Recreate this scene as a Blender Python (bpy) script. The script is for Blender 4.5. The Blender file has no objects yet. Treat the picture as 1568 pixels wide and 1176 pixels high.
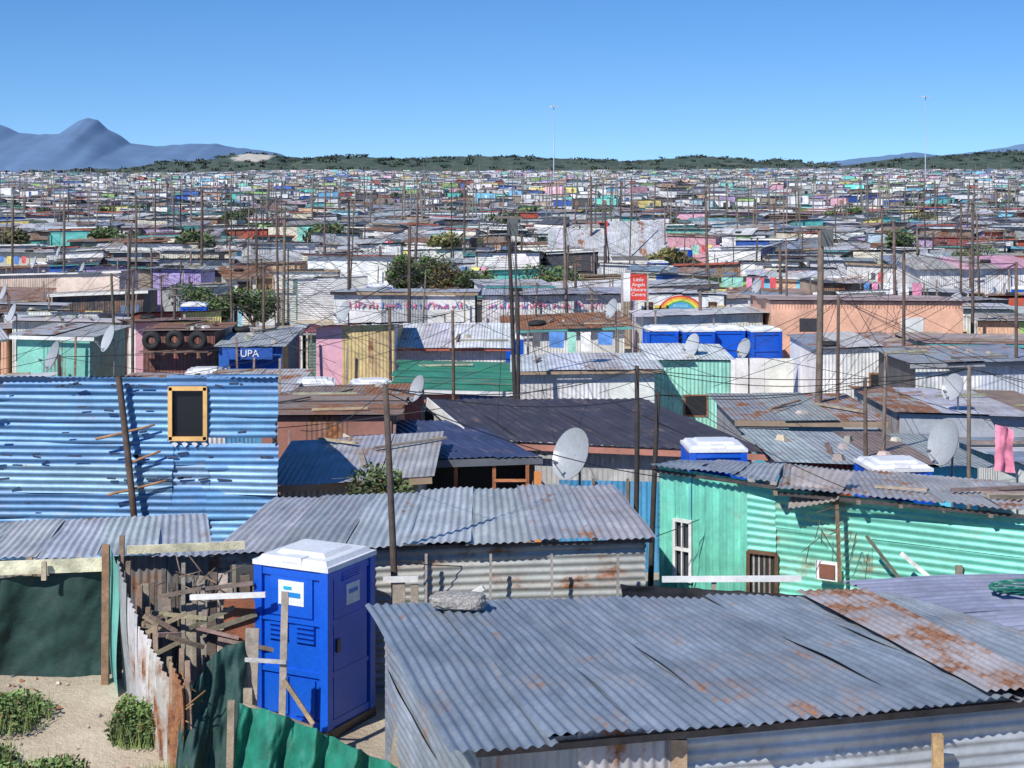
import bpy, math, random
import numpy as np
from mathutils import Vector, noise as mn
R=random.Random(23)
sc=bpy.context.scene
# ---------------------------------------------------------------- materials
def nt_new(name):
    m=bpy.data.materials.new(name); m.use_nodes=True
    nt=m.node_tree; b=nt.nodes['Principled BSDF']; return m,nt,b
def mth(nt,op,a,b=None,c=None):
    n=nt.nodes.new('ShaderNodeMath'); n.operation=op
    for i,x in enumerate((a,b,c)):
        if x is None: continue
        if isinstance(x,(int,float)): n.inputs[i].default_value=x
        else: nt.links.new(x,n.inputs[i])
    return n.outputs[0]
def noi(nt,vec,scale,detail=4,rough=.55):
    n=nt.nodes.new('ShaderNodeTexNoise'); n.inputs['Scale'].default_value=scale
    n.inputs['Detail'].default_value=detail; n.inputs['Roughness'].default_value=rough
    nt.links.new(vec,n.inputs['Vector']); return n.outputs['Fac']
def mrange(nt,v,a,b,c,d):
    n=nt.nodes.new('ShaderNodeMapRange'); nt.links.new(v,n.inputs[0])
    for i,x in enumerate((a,b,c,d)): n.inputs[i+1].default_value=x
    return n.outputs[0]
def mixc(nt,f,a,b,bt='MIX'):
    n=nt.nodes.new('ShaderNodeMix'); n.data_type='RGBA'; n.blend_type=bt
    if isinstance(f,(int,float)): n.inputs[0].default_value=f
    else: nt.links.new(f,n.inputs[0])
    for i,x in ((6,a),(7,b)):
        if isinstance(x,tuple): n.inputs[i].default_value=(*x,1)
        else: nt.links.new(x,n.inputs[i])
    return n.outputs[2]
def grey(nt,v):
    c=nt.nodes.new('ShaderNodeCombineColor')
    for i in range(3): nt.links.new(v,c.inputs[i])
    return c.outputs[0]
def surf(name,wave=False,metal=.3,rough=.5,rustcol=True,nscale=1.3,nlo=.72,nhi=1.15,bump=.15,bscale=30):
    m,nt,b=nt_new(name)
    at=nt.nodes.new('ShaderNodeAttribute'); at.attribute_name='Col'
    geo=nt.nodes.new('ShaderNodeNewGeometry'); P=geo.outputs['Position']
    col=mixc(nt,1.0,at.outputs['Color'],grey(nt,mrange(nt,noi(nt,P,nscale,6,.6),.3,.7,nlo,nhi)),'MULTIPLY')
    col=mixc(nt,1.0,col,grey(nt,mrange(nt,noi(nt,P,nscale*9,5,.7),.3,.7,.85,1.1)),'MULTIPLY')
    b.inputs['Roughness'].default_value=rough; b.inputs['Metallic'].default_value=metal
    uv=nt.nodes.new('ShaderNodeUVMap'); sx=nt.nodes.new('ShaderNodeSeparateXYZ'); nt.links.new(uv.outputs[0],sx.inputs[0])
    if rustcol:
        oi=nt.nodes.new('ShaderNodeObjectInfo'); cx=nt.nodes.new('ShaderNodeCombineXYZ')
        nt.links.new(mth(nt,'MULTIPLY',sx.outputs[0],6.0),cx.inputs[0]); nt.links.new(mth(nt,'MULTIPLY',sx.outputs[1],.8),cx.inputs[1])
        nt.links.new(mth(nt,'MULTIPLY',oi.outputs['Random'],90.),cx.inputs[2])
        st=noi(nt,cx.outputs[0],1.0,6,.62)
        col=mixc(nt,1.0,col,grey(nt,mrange(nt,st,.3,.7,.70,1.18)),'MULTIPLY')
        n2=noi(nt,P,1.5,8,.66)
        nn=mth(nt,'ADD',mth(nt,'MULTIPLY',n2,.6),mth(nt,'MULTIPLY',st,.4))
        val=mth(nt,'ADD',nn,mth(nt,'MULTIPLY',at.outputs['Alpha'],.32))
        mask=mrange(nt,val,.62,.70,0,1)
        stain=mrange(nt,val,.54,.66,0,.38)
        col=mixc(nt,stain,col,(.30,.22,.16))
        n3=noi(nt,P,9,6,.7)
        rc=mixc(nt,mrange(nt,n3,.35,.65,0,1),(.10,.042,.024),(.40,.17,.07))
        col=mixc(nt,mask,col,rc)
        nt.links.new(mrange(nt,mask,0,1,metal,0),b.inputs['Metallic'])
        nt.links.new(mrange(nt,mask,0,1,rough,.9),b.inputs['Roughness'])
    nt.links.new(col,b.inputs['Base Color'])
    bp=nt.nodes.new('ShaderNodeBump'); bp.inputs['Strength'].default_value=bump; bp.inputs['Distance'].default_value=.02
    nt.links.new(noi(nt,P,bscale,4,.6),bp.inputs['Height'])
    last=bp.outputs[0]
    if wave:
        s=mth(nt,'SINE',mth(nt,'MULTIPLY',sx.outputs[0],2*math.pi/.11))
        b2=nt.nodes.new('ShaderNodeBump'); b2.inputs['Strength'].default_value=.8; b2.inputs['Distance'].default_value=.011
        nt.links.new(s,b2.inputs['Height']); nt.links.new(last,b2.inputs['Normal']); last=b2.outputs[0]
    nt.links.new(last,b.inputs['Normal'])
    return m
M_CORR=surf('corrugated_metal',wave=True,metal=.06,rough=.55)
M_PLAIN=surf('painted_board',metal=0,rough=.8,rustcol=False,nlo=.78)
M_GEO=surf('corrugated_sheet',metal=.16,rough=.48,nscale=.9,nlo=.75,nhi=1.15)
M_WOOD=surf('weathered_wood',metal=0,rough=.85,rustcol=False,nscale=5,nlo=.55,nhi=1.3,bump=.5)
M_PLAS=surf('moulded_plastic',metal=0,rough=.35,rustcol=False,nscale=2,nlo=.88,nhi=1.05,bump=.03)
M_LEAF=surf('leaves',metal=0,rough=.7,rustcol=False,nscale=2,nlo=.6,nhi=1.4,bump=0)
M_NET=surf('shade_cloth',metal=0,rough=.7,rustcol=False,nscale=3,nlo=.6,nhi=1.4,bump=.5,bscale=14)
MATS=[M_CORR,M_PLAIN,M_GEO,M_WOOD,M_PLAS,M_LEAF,M_NET]
CORR,PLAIN,GEO,WOOD,PLAS,LEAF,NET=range(7)
# ---------------------------------------------------------------- mesh builder
class MB:
    def __init__(s): s.v=[];s.f=[];s.c=[];s.uv=[];s.m=[];s.sm=[]
    def q(s,a,b,c,d,col,rust=0,mat=CORR,swap=False):
        n=len(s.v); s.v+= [tuple(a),tuple(b),tuple(c),tuple(d)]; s.f.append((n,n+1,n+2,n+3))
        L=math.dist(a,b); M=math.dist(a,d); o=R.uniform(0,40) if mat==CORR else 0
        if swap: s.uv+=[o,o, o,o+L, o+M,o+L, o+M,o]
        else: s.uv+=[o,o, o+L,o, o+L,o+M, o,o+M]
        s.c.append((*col,rust)); s.m.append(mat); s.sm.append(False)
    def hexa(s,P,col,rust=0,mat=PLAIN):
        for i in ((3,2,1,0),(4,5,6,7),(0,1,5,4),(1,2,6,5),(2,3,7,6),(3,0,4,7)):
            s.q(*[P[k] for k in i],col,rust,mat)
    def box(s,cx,cy,cz,sx,sy,sz,col,ang=0,mat=PLAIN,rust=0,top=1.0):
        c,si=math.cos(ang),math.sin(ang); P=[]
        for z,k in ((-1,1),(1,top)):
            for x,y in ((-1,-1),(1,-1),(1,1),(-1,1)):
                lx=x*sx/2*k; ly=y*sy/2*k
                P.append((cx+lx*c-ly*si,cy+lx*si+ly*c,cz+z*sz/2))
        s.hexa(P,col,rust,mat)
    def plank(s,a,b,w,t,col,mat=WOOD,up=(0,-1,0)):
        a=Vector(a);b=Vector(b);d=(b-a).normalized();n=Vector(up)
        sd=d.cross(n)
        if sd.length<.05: sd=d.cross(Vector((1,0,0)))
        sd.normalize(); n=sd.cross(d).normalized()
        P=[]
        for p in (a,b):
            for x,y in ((-1,-1),(1,-1),(1,1),(-1,1)): P.append(p+sd*x*w/2+n*y*t/2)
        s.hexa(P,col,0,mat)
    def cyl(s,a,b,r0,r1,col,mat=WOOD,n=8,smooth=True,bend=0):
        a=Vector(a);b=Vector(b);d=(b-a).normalized()
        x=d.orthogonal().normalized();y=d.cross(x)
        base=len(s.v); segs=4 if bend else 1
        off=Vector((R.uniform(-1,1),R.uniform(-.3,.3),0))*bend
        for k in range(segs+1):
            t=k/segs;p=a.lerp(b,t)+off*math.sin(t*math.pi);r=r0+(r1-r0)*t
            for i in range(n):
                an=2*math.pi*i/n; s.v.append(tuple(p+(x*math.cos(an)+y*math.sin(an))*r))
        for k in range(segs):
            for i in range(n):
                j=(i+1)%n;o=base+k*n
                s.f.append((o+i,o+j,o+n+j,o+n+i)); s.uv+=[0,0,.1,0,.1,1,0,1]; s.c.append((*col,0)); s.m.append(mat); s.sm.append(smooth)
        o=base+segs*n
        caps=((0,1,2,3),(0,3,4,7),(4,5,6,7)) if n==8 else ((0,1,2,3),(0,3,4,5)) if n==6 else ()
        for cp in caps:
            s.f.append(tuple(o+i for i in cp)); s.uv+=[0,0,.1,0,.1,.1,0,.1]; s.c.append((*col,0)); s.m.append(mat); s.sm.append(False)
    def grid(s,pos,col,mat,rust=0,du=.02,dv=.1,u0=0,smooth=True):
        nu,nv=pos.shape[0],pos.shape[1]; base=len(s.v)
        s.v+=[tuple(p) for p in pos.reshape(-1,3).tolist()]
        for i in range(nu-1):
            for j in range(nv-1):
                a=base+i*nv+j
                s.f.append((a,a+nv,a+nv+1,a+1))
                a0=u0+i*du;a1=a0+du;b0=j*dv;b1=b0+dv
                s.uv+=[a0,b0,a1,b0,a1,b1,a0,b1]
        k=(nu-1)*(nv-1)
        s.c+=[(*col,rust)]*k; s.m+=[mat]*k; s.sm+=[smooth]*k
    def obj(s,name,parent=None,bevel=0):
        V=np.array(s.v,dtype=float); ctr=(V.min(0)+V.max(0))/2; ctr[2]=V[:,2].min()
        if parent is not None: ctr=np.array(parent.location)
        me=bpy.data.meshes.new(name); me.from_pydata((V-ctr).tolist(),[],s.f)
        used=sorted(set(s.m)); mp={u:i for i,u in enumerate(used)}
        for u in used: me.materials.append(MATS[u])
        ca=me.color_attributes.new(name='Col',type='FLOAT_COLOR',domain='CORNER')
        ca.data.foreach_set('color',np.repeat(np.array(s.c,dtype=np.float32),4,axis=0).ravel())
        uv=me.uv_layers.new(name='UVMap'); uv.data.foreach_set('uv',np.array(s.uv,dtype=np.float32))
        me.polygons.foreach_set('material_index',np.array([mp[x] for x in s.m],dtype=np.int32))
        me.polygons.foreach_set('use_smooth',np.array(s.sm,dtype=bool))
        me.update()
        o=bpy.data.objects.new(name,me); sc.collection.objects.link(o)
        if parent is not None: o.parent=parent
        else: o.location=ctr
        if bevel:
            md=o.modifiers.new('bevel','BEVEL'); md.width=bevel; md.segments=2; md.limit_method='ANGLE'
        return o
def empty(name,loc):
    o=bpy.data.objects.new(name,None); o.location=loc; sc.collection.objects.link(o); o.empty_display_size=.3; return o
def jit(c,a=.1):
    k=1+R.uniform(-a,a); return tuple(max(0,min(.85,x*k*(1+R.uniform(-a,a)*.3))) for x in c)
def sheets(mb,A,B,C,D,sw=.75,pitch=.1,amp=.012,col=(.3,.33,.38),rust=.1,nv=10,wob=.012,ja=.1,cols=None,lift=0,rag=.02,spp=6,rj=.15):
    A,B,C,D=[np.array(p,dtype=float) for p in (A,B,C,D)]
    L=(np.linalg.norm(B-A)+np.linalg.norm(C-D))/2; M=(np.linalg.norm(D-A)+np.linalg.norm(C-B))/2
    N=np.cross(B-A,D-A); N/=np.linalg.norm(N)
    if abs(N[2])>.5: N*=np.sign(N[2])
    elif N[1]>0: N=-N
    ns=max(1,round(L/sw))
    for k in range(ns):
        s0=k/ns-.02/L; s1=(k+1)/ns+.05/L
        if k==ns-1: s1=1.0
        nseg=max(4,int((s1-s0)*L/pitch*spp))
        S=np.linspace(s0,s1,nseg+1)[:,None]; T=np.linspace(-R.uniform(0,rag),1+R.uniform(0,rag),nv+1)[None,:]
        pos=((1-S)*(1-T))[...,None]*A+(S*(1-T))[...,None]*B+(S*T)[...,None]*C+((1-S)*T)[...,None]*D
        p=[R.uniform(0,6.28) for _ in range(6)]
        w=wob*(np.sin(S*L*1.9+p[0]+T*M*1.3)+.6*np.sin(T*M*3.1+p[1]+S*L*.8)+.5*np.sin(S*L*4.3+p[2]+T*2))
        off=lift+amp*np.sin(2*math.pi*S*L/pitch)+(k%2)*.012+w*np.ones_like(T)
        pos=pos+off[...,None]*N
        c=cols[k%len(cols)] if cols else col
        mb.grid(pos,jit(c,ja),GEO,max(0,rust+R.uniform(-rj,rj)),du=(s1-s0)*L/nseg,dv=M/nv,u0=R.uniform(0,30))
def ss(a,b,x):
    t=max(0,min(1,(x-a)/(b-a))); return t*t*(3-2*t)
def gr(x,y):
    z=.5*ss(18.5,21,y)*ss(-2.8,-4.0,x)*(1-ss(24,36,y)) - ss(24,36,y)
    if y>120:
        z+=ss(120,300,y)*1.3*math.sin(x*.021+1)*math.sin(y*.017)
        z+=4.6*ss(250,1050,y)
        z+=ss(200,900,y)*(x/400)*1.5
    return z
# ---------------------------------------------------------------- ground
ys=[-30,-10,0,5,10,14]+[16+.35*i for i in range(26)]+[25.5+1.2*i for i in range(12)]
y=42
while y<14000: ys.append(y); y*=1.07
xs=np.linspace(-1,1,121); xs=np.sign(xs)*np.abs(xs)**1.6
V=[];F=[]
for yy in ys:
    wd=60+max(0,yy)*.9
    for t in xs:
        x=t*wd; z=gr(x,yy)
        if yy<24: z+=.05*mn.noise(Vector((x*1.3,yy*1.3,0)))+.02*mn.noise(Vector((x*5,yy*5,3)))
        V.append((x,yy,z))
n=len(xs)
for i in range(len(ys)-1):
    for j in range(n-1): a=i*n+j; F.append((a,a+1,a+n+1,a+n))
me=bpy.data.meshes.new('ground'); me.from_pydata(V,[],F)
for p in me.polygons: p.use_smooth=True
m,nt,b=nt_new('sandy_soil'); geo=nt.nodes.new('ShaderNodeNewGeometry'); P=geo.outputs['Position']
c=mixc(nt,mrange(nt,noi(nt,P,.9,8,.6),.35,.65,0,1),(.42,.34,.24),(.64,.54,.41))
c=mixc(nt,mrange(nt,noi(nt,P,14,6,.7),.57,.75,0,.5),c,(.25,.18,.12))
nt.links.new(c,b.inputs['Base Color']); b.inputs['Roughness'].default_value=.95
bp=nt.nodes.new('ShaderNodeBump'); bp.inputs['Distance'].default_value=.05; nt.links.new(noi(nt,P,12,8,.7),bp.inputs['Height']); nt.links.new(bp.outputs[0],b.inputs['Normal'])
me.materials.append(m); o=bpy.data.objects.new('ground',me); sc.collection.objects.link(o)
# ---------------------------------------------------------------- hills
prof=[(-700,9),(-600,8),(-450,6),(-376,5.5),(-321,7),(-280,9),(-252,13),(-218,15),(-208,18.5),(-194,19.5),(-165,17.5),(-158,13.7),(-146,16.6),(-127,17.6),(-88,16),(-60,15),(-40,17.6),(8,17),(56,14.7),(84,13.7),(108,15.2),(137,17.6),(166,16),(183,12.8),(200,15),(219,12.8),(243,9.5),(272,12.8),(296,16),(320,17.6),(358,20),(376,21.4),(450,18),(600,14),(700,12)]
px=[p[0] for p in prof]; pz=[p[1] for p in prof]
XS=np.arange(-700,701,2.5); YS=np.concatenate([np.arange(1060,1240,6),np.arange(1240,1500,26)])
def hillz(x,yy):
    top=float(np.interp(x,px,pz))
    k=ss(1070,1200,yy)*(1-ss(1260,1480,yy)); base=gr(x,yy)-1.5
    return base+(top-base)*k+k*(1.1*mn.noise(Vector((x*.16,yy*.12,0)))+1.2*mn.noise(Vector((x*.04,yy*.03,5)))+.5*abs(mn.noise(Vector((x*.5,yy*.4,2)))))
V=[];F=[];CC=[]
def sandy(x,yy): return math.hypot((x+186)/17,(yy-1175)/22)+.5*mn.noise(Vector((x*.1,yy*.1,1)))<.85
for x in XS:
    for yy in YS:
        V.append((x,yy,hillz(x,yy))); CC.append(1.0 if sandy(x,yy) else 0.0)
n=len(YS)
for i in range(len(XS)-1):
    for j in range(n-1): a=i*n+j; F.append((a,a+n,a+n+1,a+1))
me=bpy.data.meshes.new('dune_hills'); me.from_pydata(V,[],F)
ca=me.color_attributes.new(name='Sand',type='FLOAT_COLOR',domain='POINT')
ca.data.foreach_set('color',np.array([(k,k,k,1) for k in CC],dtype=np.float32).ravel())
m,nt,b=nt_new('dune_scrub'); geo=nt.nodes.new('ShaderNodeNewGeometry'); P=geo.outputs['Position']
c=mixc(nt,mrange(nt,noi(nt,P,.13,8,.7),.4,.6,0,1),(.035,.06,.05),(.075,.105,.075))
c=mixc(nt,mrange(nt,noi(nt,P,.05,6,.6),.66,.74,0,.45),c,(.2,.19,.14))
at=nt.nodes.new('ShaderNodeAttribute'); at.attribute_name='Sand'
c=mixc(nt,at.outputs['Fac'],c,(.5,.46,.4)); nt.links.new(c,b.inputs['Base Color']); b.inputs['Roughness'].default_value=1
me.materials.append(m); o=bpy.data.objects.new('dune_hills',me); sc.collection.objects.link(o)
# ---------------------------------------------------------------- mountains
def mountain(name,prof,Y,col):
    px=[p[0] for p in prof];pz=[p[1] for p in prof]
    X=np.arange(px[0],px[-1],14.); K=np.linspace(0,1,26); V=[];F=[]
    for x in X:
        t=float(np.interp(x,px,pz)); t+=4*mn.noise(Vector((x*.02,0,0)))+5*mn.noise(Vector((x*.006,4,0)))
        for k in K:
            z=t*(k**.85)*(1+ (1-k)*.3*mn.noise(Vector((x*.006+k,k*2.5,3))))
            V.append((x+ (1-k)*60*mn.noise(Vector((x*.004,k*3,9))),Y-(1-k)*1100+80*mn.noise(Vector((x*.009,k*2,7)))*(1-k),z-8*(1-k)))
    n=len(K)
    for i in range(len(X)-1):
        for j in range(n-1): a=i*n+j; F.append((a,a+n,a+n+1,a+1))
    me=bpy.data.meshes.new(name); me.from_pydata(V,[],F)
    for p in me.polygons: p.use_smooth=True
    m,nt,b=nt_new(name+'_rock_haze'); geo=nt.nodes.new('ShaderNodeNewGeometry')
    c=mixc(nt,mrange(nt,noi(nt,geo.outputs['Position'],.006,8,.6),.35,.65,0,1),tuple(k*.93 for k in col),tuple(k*1.06 for k in col))  # blue distance haze is painted into this base colour
    nt.links.new(c,b.inputs['Base Color']); b.inputs['Roughness'].default_value=1; b.inputs['Specular IOR Level'].default_value=0
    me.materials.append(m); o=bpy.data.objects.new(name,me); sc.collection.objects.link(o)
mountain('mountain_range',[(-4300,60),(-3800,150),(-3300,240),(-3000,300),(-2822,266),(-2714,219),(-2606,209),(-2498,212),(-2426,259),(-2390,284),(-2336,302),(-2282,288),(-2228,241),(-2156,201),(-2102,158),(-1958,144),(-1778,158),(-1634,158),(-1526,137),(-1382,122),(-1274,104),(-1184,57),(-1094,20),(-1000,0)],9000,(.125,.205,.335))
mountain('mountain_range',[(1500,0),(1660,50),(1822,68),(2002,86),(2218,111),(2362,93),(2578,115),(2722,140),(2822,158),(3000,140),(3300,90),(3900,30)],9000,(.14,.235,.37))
# ---------------------------------------------------------------- palettes
ROOF=[((.42,.44,.455),.1)]*7+[((.56,.575,.58),.05)]*7+[((.42,.385,.355),.45)]*3+[((.30,.21,.16),.5)]*3+[((.76,.76,.75),.05)]*4+[((.11,.12,.14),.1)]*2+[((.30,.37,.46),.15)]*2+[((.47,.33,.27),.4),((.15,.34,.28),.1),((.5,.47,.42),.35),((.64,.59,.57),.25),((.8,.8,.79),.0),((.45,.12,.09),.1),((.2,.5,.55),.05)]
WALL=[((.8,.8,.78),0)]*10+[((.75,.70,.58),.05)]*3+[((.46,.48,.50),.2)]*4+[((.36,.29,.23),.35)]*2+[((.08,.08,.09),.2)]*2+[((.22,.68,.57),.05),((.2,.55,.76),.05),((.8,.44,.52),.0),((.8,.5,.34),0),((.8,.7,.25),0),((.04,.14,.5),0),((.5,.09,.05),.2),((.37,.6,.2),0),((.15,.28,.24),.1),((.54,.42,.68),0),((.5,.7,.8),0),((.15,.65,.6),0)]
def shack(mb,cx,cy,w,d,ang,hf,hb,g,rc,wc,rr=.1,wr=.1,detail=1,hz=False):
    c,s=math.cos(ang),math.sin(ang)
    def P(x,y,z): return (cx+x*c-y*s,cy+x*s+y*c,z)
    o=R.uniform(.08,.28); tl=R.uniform(-.16,.16)
    def rz(x,y): return g+hf+(hb-hf)*(y/d+.5)+tl*x/w
    if detail==0:
        for k in (0,1):
            x0=-w/2-o if k==0 else 0; x1=0 if k==0 else w/2+o
            mb.q(P(x0,-d/2-o,rz(x0,-d/2)),P(x1,-d/2-o,rz(x1,-d/2)),P(x1,d/2,rz(x1,d/2)),P(x0,d/2,rz(x0,d/2)),jit(rc,.12),rr,CORR)
    else:
        lat=R.random()<.3
        n=max(2,round(w/ (.95 if detail==2 else 1.6))); W=w+2*o; D=d+2*o
        if lat: n=max(2,round(d/(.95 if detail==2 else 1.6)))
        alt=R.choice(ROOF)[0] if R.random()<.5 else rc
        for k in range(n):
            cc=jit(alt if R.random()<.25 else rc,.18); r2=max(0,rr+R.uniform(-.2,.25)); dz=R.uniform(0,.035)+.012*(k%2); t1_=R.uniform(-.02,.03)
            if not lat:
                x0=-W/2+W*k/n-.04;x1=-W/2+W*(k+1)/n+.04;y0=-D/2-R.uniform(-.05,.18);y1=D/2+R.uniform(0,.15)
                mb.q(P(x0,y0,rz(x0,y0)+dz),P(x1,y0,rz(x1,y0)+dz+t1_),P(x1,y1,rz(x1,y1)+dz+t1_),P(x0,y1,rz(x0,y1)+dz),cc,r2,CORR)
            else:
                y0=-D/2+D*k/n-.04;y1=-D/2+D*(k+1)/n+.04;x0=-W/2-R.uniform(-.05,.18);x1=W/2+R.uniform(0,.15)
                mb.q(P(x0,y0,rz(x0,y0)+dz),P(x1,y0,rz(x1,y0)+dz),P(x1,y1,rz(x1,y1)+dz+t1_),P(x0,y1,rz(x0,y1)+dz+t1_),cc,r2,CORR,True)
    cor=[(-w/2,-d/2),(w/2,-d/2),(w/2,d/2),(-w/2,d/2)]
    for i in range(4):
        if detail==0 and i==2: continue
        a=cor[i];b=cor[(i+1)%4]
        nseg=1 if detail<2 else R.choice((1,2,3))
        for k in range(nseg):
            t0=k/nseg;t1=(k+1)/nseg
            p=(a[0]+(b[0]-a[0])*t0,a[1]+(b[1]-a[1])*t0);q=(a[0]+(b[0]-a[0])*t1,a[1]+(b[1]-a[1])*t1)
            cc=jit(wc,.12); r2=max(0,wr+R.uniform(-.1,.2))
            if detail and R.random()<.15: cc=R.choice(WALL)[0]
            mb.q(P(*p,g-.1),P(*q,g-.1),P(*q,rz(*q)-.03),P(*p,rz(*p)-.03),cc,r2,CORR if R.random()<.6 else PLAIN,hz)
    if detail==0:
        if R.random()<.8:
            x=R.uniform(-.35,.2)*w; z0=rz(x,-d/2)-R.uniform(.3,.55); ww=R.uniform(.4,.9); hh=R.uniform(.4,1.3)
            mb.q(P(x,-d/2-.05,z0-hh),P(x+ww,-d/2-.05,z0-hh),P(x+ww,-d/2-.05,z0),P(x,-d/2-.05,z0),R.choice([(.03,.03,.035),(.03,.03,.035),(.3,.15,.1),(.05,.1,.3),(.7,.7,.7)]),0,PLAIN)
        return
    y0=-d/2-o
    if R.random()<.5:
        cc=R.choice([(.8,.8,.78),(.8,.79,.73),(.36,.26,.18),(.5,.12,.08),(.3,.3,.31),(.1,.35,.35)])
        mb.plank(P(-w/2-o,y0-.02,rz(-w/2-o,y0)-.05),P(w/2+o,y0-.02,rz(w/2+o,y0)-.05),R.uniform(.06,.14),.03,cc,PLAIN,up=(s,-c,0))
    if R.random()<.7:
        x=R.uniform(-.3,.2)*w; zz=g+R.uniform(1.2,1.5); fc=R.choice([(.75,.75,.73),(.3,.15,.08),(.2,.2,.2),(.75,.6,.3)])
        ww=R.uniform(.4,.8)
        mb.box(*P(x,-d/2,zz),ww+.12,.05,.62,fc,ang); mb.box(*P(x,-d/2-.02,zz),ww,.05,.5,(.015,.017,.02),ang)
    if R.random()<.6:
        x=.35*w; mb.box(*P(x,-d/2,g+.95),.8,.04,1.9,R.choice([(.3,.2,.12),(.6,.6,.58),(.12,.2,.35),(.05,.05,.05),(.35,.1,.06)]),ang)
    for _ in range(R.choice((1,3,4,7) if detail==2 else (0,0,1))):
        x=R.uniform(-.42,.42)*w;yy=R.uniform(-.45,.45)*d;z=rz(x,yy)+.06
        k=R.random()
        if k<.6:
            l=R.uniform(.6,1.8);a=R.choice((R.uniform(-.2,.2),R.uniform(-1.6,1.6)))
            mb.plank(P(x-l/2*math.cos(a),yy-l/2*math.sin(a),z),P(x+l/2*math.cos(a),yy+l/2*math.sin(a),z+R.uniform(0,.08)),.09,.04,jit((.34,.27,.2),.5),WOOD,up=(0,0,1))
        elif k<.93: mb.box(*P(x,yy,z+.01),R.uniform(.12,.3),R.uniform(.12,.25),R.uniform(.06,.14),jit((.42,.37,.32),.4),R.uniform(0,3),top=.65)
        elif detail==2: tyre(mb,P(x,yy,z+.02))
    if detail==2 and R.random()<.4:
        for _ in range(3):
            x=R.uniform(-.6,.6)*w; mb.plank(P(x,-d/2-.35,g),P(x+R.uniform(-.1,.1),-d/2-.35,g+R.uniform(1.6,3.1)),.06,.05,jit((.24,.19,.15),.4))
def tyre(mb,p,r=.3,t=.09,ax=None):
    n=16;m=6; pos=np.zeros((n+1,m+1,3))
    for i in range(n+1):
        a=2*math.pi*i/n
        for j in range(m+1):
            b=2*math.pi*j/m; rr=r-t+t*math.cos(b)
            v=(rr*math.cos(a),rr*math.sin(a),t*math.sin(b))
            if ax: v=(v[0],v[2],v[1])
            pos[i,j]=(p[0]+v[0],p[1]+v[1],p[2]+v[2])
    mb.grid(pos,(.02,.02,.022),PLAIN)
OCC=[]
def occ(x0,x1,y0,y1): OCC.append((x0,x1,y0,y1))
def mshack(name,x0,x1,y0,y1,zf,zb,rc,wc,rr=.1,wr=.05,ang=0,hz=False,detail=2):
    cx,cy=(x0+x1)/2,(y0+y1)/2; g=gr(cx,cy); mb=MB()
    shack(mb,cx,cy,x1-x0,y1-y0,ang,zf-g,zb-g,g,rc,wc,rr,wr,detail,hz)
    occ(x0,x1,y0,y1); return mb,name
G1=(.41,.43,.445);G2=(.54,.56,.57);BR=(.28,.2,.16);WH=(.8,.8,.79)
for a in [('grey_shack',-4.2,-1.7,29.6,33,1.42,1.55,G1,G1,.15,.2),
 ('rusty_shack',-5.4,-2.6,35.2,39.5,1.75,1.6,(.34,.27,.23),(.36,.17,.13),.45,.45),
 ('brown_roof_shack',-5.6,-2.9,41,44,1.3,1.2,BR,(.4,.36,.3),.5,.3),
 ('green_roof_shack',-3.2,.4,44,49,1.1,1.25,(.05,.26,.16),(.6,.2,.15),0,.1),
 ('cyan_shack',5.3,8.9,31.2,35.6,1.4,1.25,(.43,.45,.46),(.1,.58,.8),.15,0),
 ('grey_shack',5.2,8.3,37,41.5,1.35,1.3,G1,(.4,.42,.45),.35,.2),
 ('grey_shack',8.9,13,37.5,42.5,1.4,1.3,G2,(.4,.42,.45),.35,.2),
 ('tan_shack',-6,-3.6,50,54,2.3,1.9,(.3,.27,.24),(.74,.56,.28),.3,.0),
 ('green_shack',-15,-12.8,49.5,54,2.0,1.9,G2,(.24,.58,.48),.2,.2),
 ('white_shack',.2,3.8,43.6,47,1.7,1.7,(.74,.75,.76),WH,.1,0),
 ('white_roof_shack',-4.7,-.2,51.2,55,1.5,1.8,(.78,.79,.79),WH,.0,0),
 ('mint_shack',3.9,6.1,45.5,49,1.75,1.8,(.77,.77,.75),(.38,.78,.65),.05,0),
 ('striped_shack',11,14.6,44.5,49,1.8,1.7,(.36,.38,.42),(.6,.65,.72),.1,0),
 ('lilac_shack',-18.7,-16.2,85,89,1.9,1.8,G1,(.5,.4,.72),.1,0),
 ('pink_shack',-25,-19,79,83,2.1,1.9,(.78,.76,.73),(.8,.62,.54),.1,0),
 ('white_fronted_shop',-7.2,-1.5,66,70.5,2.1,1.9,G2,WH,.1,0),
 ('white_fronted_shop',-1.2,4.4,66,70.5,2.0,1.9,G1,WH,.1,0),
 ('cream_shack',4.7,9.0,58.6,62,1.85,1.75,(.72,.72,.70),(.77,.74,.64),.05,0),
 ('pink_roof_shack',21,27,84,89,2.0,2.3,(.80,.45,.52),WH,0,0),
 ('mint_shack',12.9,17,50.5,55,1.65,1.5,(.52,.42,.38),(.35,.7,.6),.35,0),
 ('white_shack',9.4,12.4,50.5,55.2,1.55,1.5,(.6,.58,.58),WH,.2,0),
 ('white_shack',-12,-7,96,100,2.1,1.9,(.74,.74,.74),WH,0,0),
 ]:
    mb,nm=mshack(*a); mb.obj(nm)
mb,nm=mshack('peach_house',9.2,16,58,63,2.4,2.2,(.58,.43,.39),(.80,.46,.32),.15,0)
mb.box(12.6,57.96,.6,6.82,.04,3.0,(.80,.45,.31)); mb.box(10.6,57.93,1.55,.8,.04,.45,(.05,.05,.06)); mb.box(14.2,57.93,1.35,.8,.04,.9,(.7,.7,.68)); mb.obj(nm)
mb=MB(); x=-6.9
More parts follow.
